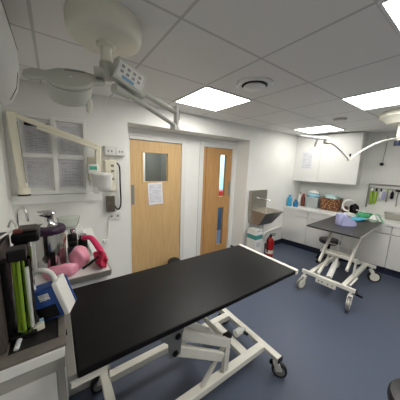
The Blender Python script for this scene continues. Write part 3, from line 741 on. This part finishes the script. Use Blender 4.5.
# ------------------------------------------------------------------ far examination table
t2 = thing('examination_table', 'smaller-looking black-topped lift table on castors before the right counter', 'table', (3.5, 1.12, 0))
t = t2
boxes('tabletop', 'black_top2', t, (2.85, 4.12, .80, 1.42, TZ - .022, TZ), bevel=.005)
f = B()
for y in (.83, 1.355): box(f, 2.95, 4.1, y, y + .03, TZ - .055, TZ - .023)
for x in (2.95, 3.45, 4.07): box(f, x, x + .03, .86, 1.355, TZ - .055, TZ - .023)
obj('top_frame', f, 'frame_white', t, .002)
boxes('edge_strip', 'trim_grey', t, (2.87, 4.12, .794, .7995, TZ - .02, TZ - .003))
BZ = .25
b = B(); bar(b, (2.76, .73, BZ), (2.76, 1.36, BZ), .035, .045); obj('cross_member', b, 'frame_white', t, .003)
b = B(); bar(b, (3.78, .74, BZ), (3.78, 1.30, BZ), .035, .045); obj('cross_member', b, 'frame_white', t, .003)
for y in (.86, 1.25):
    b = B(); bar(b, (2.778, y, BZ + .004), (3.762, y, BZ + .004), .05, .05); obj('base_rail', b, 'frame_white', t, .004)
boxes('foot_plate', 'frame_white', t, (2.735, 2.742, .93, 1.17, .175, .265), bevel=.002)
for y in (.97, 1.02, 1.09, 1.13):
    b = B(); lathe(b, [(.008, 0), (.008, .004)], (2.731, y, .21), 12, (1, 0, 0)); obj('plate_bolt', b, 'black', t)
for y in (.728, 1.362): boxes('end_cap', 'black', t, (2.74, 2.78, y - .003, y + .003, BZ - .022, BZ + .022))
for x, y, dx, dy in ((2.75, 1.32, -.95, .25), (2.75, .775, -.95, -.1), (3.79, .79, .5, -.85), (3.77, 1.26, .95, -.25)):
    caster(t, x, y, BZ - .023, dx, dy, brake=False, r=.085, wheelmat='grey_metal' if x < 3 else 'rubber', hub='cream', trail=.05)
for y in (.89, 1.22):
    b = B(); bar(b, (2.92, y, .395), (3.36, y, .833), .028, .05); obj('upper_leg', b, 'frame_white', t, .005)
    b = B(); bar(b, (3.08, y + .03, .50), (3.60, y + .03, .30), .024, .045); obj('lower_leg', b, 'frame_white', t, .005)
    b = B(); bar(b, (3.14, y - .03, BZ + .029), (3.17, y - .03, .50), .022, .04, (1, 0, 0)); obj('post', b, 'frame_white', t, .003)
b = B(); bar(b, (3.09, .84, .505), (3.09, 1.28, .505), .035, .035); obj('cross_tube', b, 'frame_white', t, .004)
b = B(); bar(b, (3.22, .88, .60), (3.22, 1.24, .60), .016, .016); bar(b, (3.20, .98, .50), (3.24, .98, .82), .014, .014); bar(b, (3.20, 1.10, .50), (3.24, 1.10, .82), .014, .014); bar(b, (3.13, .88, .53), (3.13, 1.24, .53), .016, .016); obj('lift_linkage', b, 'frame_white', t, .002)
b = B(); tube(b, [(2.80, 1.04, .27), (3.06, 1.06, .40)], .034, 18); tube(b, [(3.05, 1.06, .395), (3.18, 1.07, .46)], .018, 14); obj('actuator', b, 'white_plastic', t)
b = B(); tube(b, [(2.80, 1.17, .27), (3.12, 1.18, .40)], .02, 16); obj('strut', b, 'frame_white', t)
b = B(); bar(b, (2.79, .80, .285), (2.93, .77, .35), .016, .016); obj('lever', b, 'frame_white', t, .003)
b = B(); bar(b, (2.80, .735, .20), (2.87, .69, .16), .035, .025); obj('foot_pedal', b, 'black', t, .005)

t2.rotation_euler.z = math.radians(4); t2.location = (3.55, 1.186, 0)
# things on the far table
t = thing('paper_roll', 'lavender paper roll with loose end on the far table', 'paper roll', (3.36, 1.17, TZ))
b = B(); lathe(b, [(.018, 0), (.068, 0), (.07, .004), (.07, .151), (.068, .155), (.018, .155)], (3.37, 1.20, TZ + .001), 40); obj('roll', b, 'lavender', t)
b = B(); poly = spline([(3.30, 1.15, 0), (3.345, 1.105, 0), (3.39, 1.07, 0), (3.44, 1.045, 0), (3.50, 1.045, 0)], 5)
vv = []
for i, p in enumerate(poly):
    k = i / (len(poly) - 1); hgt = .15 - .115 * max(0, k - .15) / .85
    q = Vector((.6, .8, 0)) * .002
    vv.append([b.verts.new((p.x, p.y, TZ + .001)), b.verts.new((p.x, p.y, TZ + hgt)), b.verts.new((p.x + q.x, p.y + q.y, TZ + hgt)), b.verts.new((p.x + q.x, p.y + q.y, TZ + .001))])
for a, c in zip(vv, vv[1:]):
    for i in range(4): b.faces.new((a[i], a[(i + 1) % 4], c[(i + 1) % 4], c[i]))
b.faces.new(vv[0][::-1]); b.faces.new(vv[-1]); obj('loose_end', b, 'lavender', t)
b = B(); blob(b, (4.0, 1.19, TZ + .001), (.17, .10, .02), 41, rough=.08)
tag(obj('aqua_pack', b, 'aqua'), 'flat aqua blue pack lying on the far table right of the lavender roll', 'pack')
t = thing('oxygen_mask', 'clear-white crumpled mask with green strap at the counter end of the far table', 'mask', (4.1, 1.0, TZ))
b = B(); lathe(b, [(.05, 0), (.055, .01), (.05, .05), (.032, .09), (.018, .10), (.018, .13)], (4.07, 1.01, TZ + .001), 24); obj('cup', b, 'white_plastic', t)
b = B(); tube(b, spline([(4.06, 1.0, TZ + .12), (4.10, .96, TZ + .11), (4.13, .93, TZ + .04), (4.13, .90, TZ + .012), (4.05, .89, TZ + .012)], 5), .01, 10); obj('hose', b, 'mint', t)
b = B(); tube(b, [Vector((4.07, 1.01, TZ + .03)) + Vector((.06 * math.cos(a * .4), .06 * math.sin(a * .4), .004 * math.sin(a))) for a in range(17)], .006, 8); obj('strap', b, 'green', t)

# ------------------------------------------------------------------ stools
def stool(x, y, zs, r, label):
    t = thing('swivel_stool', label, 'stool', (x, y, 0))
    b = B(); lathe(b, [(r * .8, 0), (r * .97, .01), (r, .03), (r, .05), (r * .95, .068), (r * .8, .075), (.01, .077)], (x, y, zs - .077), 44); obj('seat', b, mat('black_leatherette', (34, 33, 33), .42), t)
    b = B(); cyl(b, (x, y, .1), (x, y, zs - .076), .022, 18); obj('gas_column', b, 'black', t)
    for k in range(5):
        a = 2 * PI * k / 5 + .122; e = (x + .18 * math.cos(a), y + .18 * math.sin(a))
        b = B(); bar(b, (x, y, .11), (e[0], e[1], .075), .035, .025); lg = obj('leg', b, 'black', t, .004)
        b = B(); lathe(b, [(.015, -.018), (.026, -.014), (.026, .014), (.015, .018)], (e[0], e[1], .0265), 20, (-math.sin(a), math.cos(a), 0)); bar(b, (e[0], e[1], .05), (e[0], e[1], .08), .012, .012, (1, 0, 0)); obj('wheel', b, 'rubber', lg)
    return t
stool(3.95, 1.535, .455, .165, 'round black swivel stool tucked behind the far table')
stool(1.48, .0, .5, .17, 'round black stool seat cut off in the bottom right corner of the photo')

# ------------------------------------------------------------------ back-left counter and near-left counter
t = thing('corner_counter', 'white corner counter with a grey front edge behind the near table', 'counter', (0, 2.0, 0))
boxes('worktop', 'cabinet', t, (XL + .002, .285, 1.485, YA - .002, .868, .898), bevel=.002)
boxes('front_edge', 'grey_plate', t, (XL + .002, .287, 1.472, 1.4845, .862, .9))
boxes('end_edge', 'trim_grey', t, (.2855, .295, 1.485, YA - .01, .866, .9))
boxes('carcass', 'white_paint', t, (XL + .004, .262, 1.50, YA - .004, 0, .867))
t = thing('near_counter', 'grey-rimmed counter with a dark inset in the lower left corner', 'counter', (-.16, 1.15, 0))
NZ = .92
boxes('rim', 'rim_grey', t, (XL + .002, -.002, .905, .957, NZ - .012, NZ), (-.03, -.002, .957, 1.465, NZ - .012, NZ), (XL + .002, -.19, .957, 1.465, NZ - .012, NZ), bevel=.002)
boxes('inset', noisy(mat('dark_inset', (44, 42, 40), .35), (40, 38, 37), (50, 48, 46), 30.), t, (-.1895, -.0305, .9575, 1.465, NZ - .014, NZ - .006))
boxes('front_fascia', 'white_gloss', t, (XL + .002, -.0095, .899, .912, NZ - .055, NZ - .0125), bevel=.003)
boxes('lower_fascia', 'trim_grey', t, (XL + .002, -.012, .905, .918, NZ - .11, NZ - .056))
boxes('carcass', 'cabinet', t, (XL + .004, -.016, .92, 1.46, .06, NZ - .0145))
boxes('door', 'cabinet', t, (XL + .02, -.045, .908, .9195, .08, NZ - .115), bevel=.002)
boxes('side_stile', 'trim_grey', t, (-.043, -.016, .912, .9195, .06, NZ - .112), bevel=.001)
boxes('rim_notch', 'black', t, (-.002, .002, .965, .99, NZ - .012, NZ + .0), bevel=.001)

# tall taupe panel / machine side at the very left
t = thing('upright_machine', 'tall dark taupe equipment case against the left wall on the near counter', 'equipment', (-.27, 1.1, NZ))
boxes('case', 'taupe', t, (XL + .01, -.195, .97, 1.30, NZ + .001, 1.30), bevel=.006)
boxes('top_tray', 'black', t, (XL + .015, -.20, .98, 1.29, 1.301, 1.315), bevel=.003)

# clear jar with lime rods on a black stand
JX, JY = -.135, 1.055
t = thing('rod_holder', 'clear upright holder with lime green rods and black cap on the near counter', 'holder', (JX, JY, NZ))
boxes('base', 'black', t, (JX - .055, JX + .032, JY - .038, JY + .04, NZ + .0, NZ + .022), bevel=.006)
b = B(); lathe(b, [(.033, .0225), (.034, .025), (.034, .335), (.033, .337)], (JX, JY, NZ), 28); obj('clear_cylinder', b, 'clear', t)
for dx, dy, r in ((-.02, -.006, .0065), (-.008, -.012, .007), (.004, .008, .004)):
    b = B(); cyl(b, (JX + dx, JY + dy, NZ + .025), (JX + dx + .001, JY + dy, NZ + .33), r, 12); obj('lime_rod', b, 'lime', t)
b = B(); cyl(b, (JX + .016, JY - .008, NZ + .025), (JX + .016, JY - .008, NZ + .30), .007, 12); obj('clear_rod', b, 'white_plastic', t)
boxes('cap', 'black', t, (JX - .036, JX + .022, JY - .03, JY + .04, NZ + .3375, NZ + .385), bevel=.006)
boxes('back_plate', 'black', t, (JX - .06, JX - .042, JY - .02, JY + .04, NZ + .022, NZ + .337), bevel=.003)
# black kit stacked above/behind
t = thing('black_appliance', 'black flat-topped appliance rising behind the lime rods, left of the steel pot', 'appliance', (-.13, 1.28, NZ))
boxes('body', 'black', t, (-.178, -.125, 1.23, 1.34, NZ + .0, NZ + .345), bevel=.008)
boxes('lid', 'black', t, (-.182, -.078, 1.22, 1.35, NZ + .346, NZ + .395), bevel=.012)
boxes('lid_top', 'taupe', t, (-.16, -.085, 1.24, 1.33, NZ + .396, NZ + .41), bevel=.006)
boxes('red_button', 'brown', t, (-.172, -.14, 1.225, 1.25, NZ + .396, NZ + .414), bevel=.004)
boxes('silver_leg', 'chrome', t, (-.122, -.112, 1.222, 1.2295, NZ + .0, NZ + .328), bevel=.002)
boxes('white_strap', 'white_plastic', t, (-.108, -.096, 1.21, 1.218, NZ + .2, NZ + .345), bevel=.002)
# white strap and wire loops
b = B(); tube(b, spline([(-.20, 1.33, 1.325), (-.185, 1.32, 1.36), (-.165, 1.30, 1.325), (-.19, 1.22, 1.325), (-.215, 1.12, 1.325)], 6), .005, 8)
tag(obj('white_lead', b, 'white_plastic'), 'white lead draped over the taupe equipment case', 'cable')

# steel pot with purple lid
PX, PY, PZ = -.058, 1.72, .899
t = thing('steel_pot', 'polished steel pot with dark purple lid and wide knob on the corner counter', 'pot', (PX, PY, PZ))
b = B(); lathe(b, [(.082, 0), (.092, .008), (.095, .03), (.095, .26), (.093, .265)], (PX, PY, PZ), 44); obj('body', b, 'pot_steel', t)
b = B(); lathe(b, [(.10, .2655), (.103, .273), (.103, .295), (.096, .307), (.05, .313)], (PX, PY, PZ), 44); ld = obj('lid', b, 'purple', t)
b = B(); lathe(b, [(.05, .3135), (.042, .32), (.03, .335), (.027, .372), (.03, .378)], (PX + .008, PY, PZ), 32); obj('knob_neck', b, 'chrome', ld)
b = B(); lathe(b, [(.022, .3785), (.045, .387), (.058, .402), (.05, .412), (.01, .416)], (PX - .003, PY, PZ), 36); obj('knob', b, 'chrome', ld)
boxes('dark_label', 'black', t, (PX + .0, PX + .03, PY - .099, PY - .092, PZ + .05, PZ + .15), bevel=.002)
b = B(); tube(b, spline([(PX + .058, PY + .055, PZ + .22), (PX + .083, PY + .08, PZ + .22), (PX + .09, PY + .087, PZ + .18), (PX + .083, PY + .08, PZ + .14), (PX + .058, PY + .055, PZ + .14)], 5), .012, 10); obj('handle', b, 'black', t)
t = thing('purple_jar', 'small dark purple jar beside the steel pot', 'jar', (.085, 1.86, .899))
b = B(); lathe(b, [(.032, 0), (.038, .01), (.038, .075), (.03, .09)], (.085, 1.86, .899), 24); obj('body', b, 'purple', t)
b = B(); lathe(b, [(.033, .0905), (.033, .12)], (.085, 1.86, .899), 24); obj('lid', b, 'black', t)
for (x, y, h, lb) in ((.09, 1.95, .21, 'taller black canister right of the steel pot'), (.16, 1.90, .16, 'shorter black canister behind the pink bag')):
    t = thing('black_canister', lb, 'canister', (x, y, .899))
    b = B(); lathe(b, [(.034, 0), (.036, .006), (.036, h * .7), (.024, h * .8)], (x, y, .899), 24); obj('body', b, 'black', t)
    b = B(); lathe(b, [(.026, h * .8), (.03, h * .85), (.03, h)], (x, y, .899), 24); obj('lid', b, 'chrome', t)
# glass bowl at back
b = B(); lathe(b, [(.05, 0), (.055, .004), (.085, .06), (.098, .12), (.095, .12), (.08, .062), (.05, .01)], (.09, 2.36, .989), 36)
o = obj('glass_bowl', b, 'clear'); tag(o, 'clear bowl on a white box by the back wall behind the steel pot', 'bowl')
tag(boxes('white_box', 'white_paint', None, (-.02, .20, 2.25, 2.48, .899, .988), bevel=.004), 'low white box by the back wall carrying the clear bowl', 'box')
b = B(); sheet(b, (.215, 1.80, .905), (.085, 0, 0), (-.0, .66, .0), .002, 4, 10, curl=lambda u, v: .004 + .03 * v * v)
tag(obj('paper_sheet', b, 'white_paint'), 'white sheet lying along the wall end of the corner counter behind the pink bags', 'paper')
# pink bags
b = B(); blob(b, (.0, 1.546, .901), (.10, .052, .05), 51, rough=.07)
tag(obj('pink_pouch', b, 'pink_light'), 'pale pink pouch lying at the front edge of the corner counter', 'pouch')
b = B(); blob(b, (.113, 1.675, .901), (.066, .085, .082), 52, rough=.08)
tag(obj('pink_bag', b, 'pink_light'), 'plump shiny pink bag on the corner counter, right of the pale pouch', 'bag')
t = thing('pink_cloth', 'hot pink fabric bundle at the right end of the corner counter', 'cloth', (.23, 1.66, .9))
b = B(); blob(b, (.245, 1.60, .901), (.04, .11, .058), 53, rough=.16); obj('bundle', b, 'crimson', t)
b = B(); tube(b, spline([(.16, 1.83, 1.05), (.21, 1.80, 1.05), (.245, 1.73, 1.0), (.265, 1.65, .955), (.268, 1.58, .935)], 5), .026, 12, flat=.7); obj('rolled_edge', b, 'pink_hot', t)
b = B(); tube(b, spline([(.12, 1.54, .925), (.17, 1.53, .96), (.22, 1.55, .985)], 5), .008, 8); obj('dark_strap', b, 'black', t)
# faucet
t = thing('gooseneck_tap', 'chrome gooseneck tap in the left corner of the counter', 'tap', (-.29, 2.3, .899))
b = B(); lathe(b, [(.024, 0), (.024, .03), (.014, .04)], (-.285, 2.3, .899), 20); obj('base', b, 'chrome', t)
b = B(); tube(b, spline([(-.285, 2.3, .93), (-.285, 2.3, 1.17), (-.275, 2.29, 1.225), (-.25, 2.275, 1.25), (-.222, 2.26, 1.225), (-.212, 2.25, 1.16), (-.212, 2.25, 1.13)], 6), .0105, 12); obj('spout', b, 'chrome', t)

# blue and white pack
t = thing('wipes_pack', 'blue and white wipes box with a white handle, tilted on the near counter', 'box', (-.04, 1.13, NZ))
Rm = Matrix.Translation((-.030, 1.10, NZ + .016)) @ Matrix.Rotation(math.radians(-20), 4, 'Z') @ Matrix.Rotation(math.radians(-16), 4, 'Y') @ Matrix.Scale(1.02, 4)
def rb(name, m, par, bs, bevel=.004):
    bm = B()
    for q in bs: box(bm, *q, tr=Rm)
    return obj(name, bm, m, par, bevel)
bx = rb('body', 'blue', t, [(-.055, .045, -.035, .045, .0, .15)], .008)
rb('label', 'labelprint', bx, [(-.02, .02, -.0365, -.034, .10, .13)], 0)
rb('dark_panel', 'black', bx, [(-.05, .03, -.0365, -.034, .01, .07)], .001)
rb('white_side', 'white_plastic', t, [(.0455, .068, -.04, .05, .0, .165)], .005)
bm = B(); hp = [Rm @ p for p in spline([(-.045, .0, .15), (-.042, .0, .19), (-.015, .0, .225), (.02, .0, .225), (.045, .0, .20), (.05, .0, .16)], 6)]
tube(bm, hp, .011, 12); obj('handle', bm, 'white_plastic', t)
rb('blue_edge', 'blue', t, [(.046, .072, .0505, .058, .004, .15)], .002)
t = thing('white_adapter', 'small cream plug block lying on the dark inset before the blue box', 'plug', (-.10, 1.06, NZ))
b = B(); bar(b, (-.118, 1.045, NZ + .016), (-.078, 1.05, NZ + .018), .028, .026); obj('block', b, 'cream', t, .003)
b = B(); bar(b, (-.096, 1.06, NZ + .036), (-.08, 1.062, NZ + .036), .012, .010); obj('nub', b, 'paleblue', t, .002)
t = thing('ointment_tube', 'white printed tube lying in the dark inset near the counter rim', 'tube', (-.165, 1.0, NZ))
b = B(); tube(b, [(-.165, .967, NZ + .004), (-.162, 1.0, NZ + .006), (-.158, 1.03, NZ + .006)], [.0085, .0095, .009], 14, flat=.7); obj('body', b, 'labelprint', t)
b = B(); tube(b, [(-.158, 1.0305, NZ + .006), (-.156, 1.045, NZ + .006)], [.006, .005], 12); obj('cap', b, 'white_plastic', t)

# ------------------------------------------------------------------ light: the ceiling panels do the work; a panel lights the room beyond the right door
w = bpy.data.worlds.new('world'); sc.world = w; w.use_nodes = True
w.node_tree.nodes['Background'].inputs[0].default_value = (.9, .95, 1, 1); w.node_tree.nodes['Background'].inputs[1].default_value = .05
def area(name, loc, sx, sy, power, col=(1, 1, 1)):
    l = bpy.data.lights.new(name, 'AREA'); l.shape = 'RECTANGLE'; l.size = sx; l.size_y = sy; l.energy = power; l.color = col
    o = bpy.data.objects.new(name, l); COL.objects.link(o); o.location = loc; return o
area('room_beyond_lamp', (3.4, 3.6, 2.33), .8, .6, 45, (.85, .95, 1))
area('dim_room_lamp', (1.2, 3.6, 2.33), .5, .4, 14, (.95, 1, .95))

# ------------------------------------------------------------------ camera
cam = bpy.data.cameras.new('camera'); cam.sensor_width = 36; cam.lens = 206.79 / 400 * 36; cam.clip_start = .02
co = bpy.data.objects.new('camera', cam); COL.objects.link(co)
yaw, pit, rol = map(math.radians, (35.299, 9.446, 2.124))
fw = Vector((math.sin(yaw) * math.cos(pit), math.cos(yaw) * math.cos(pit), -math.sin(pit)))
rt = Vector((math.cos(yaw), -math.sin(yaw), 0)); up = rt.cross(fw)
r2 = rt * math.cos(rol) + up * math.sin(rol); u2 = -rt * math.sin(rol) + up * math.cos(rol)
mw = Matrix((r2, u2, -fw)).transposed().to_4x4(); mw.translation = (0, 0, H - .703); co.matrix_world = mw
sc.camera = co
vs = sc.view_settings; vs.view_transform = 'Standard'; vs.look = 'None'; vs.gamma = 1; vs.exposure = 0.3; vs.use_curve_mapping = False
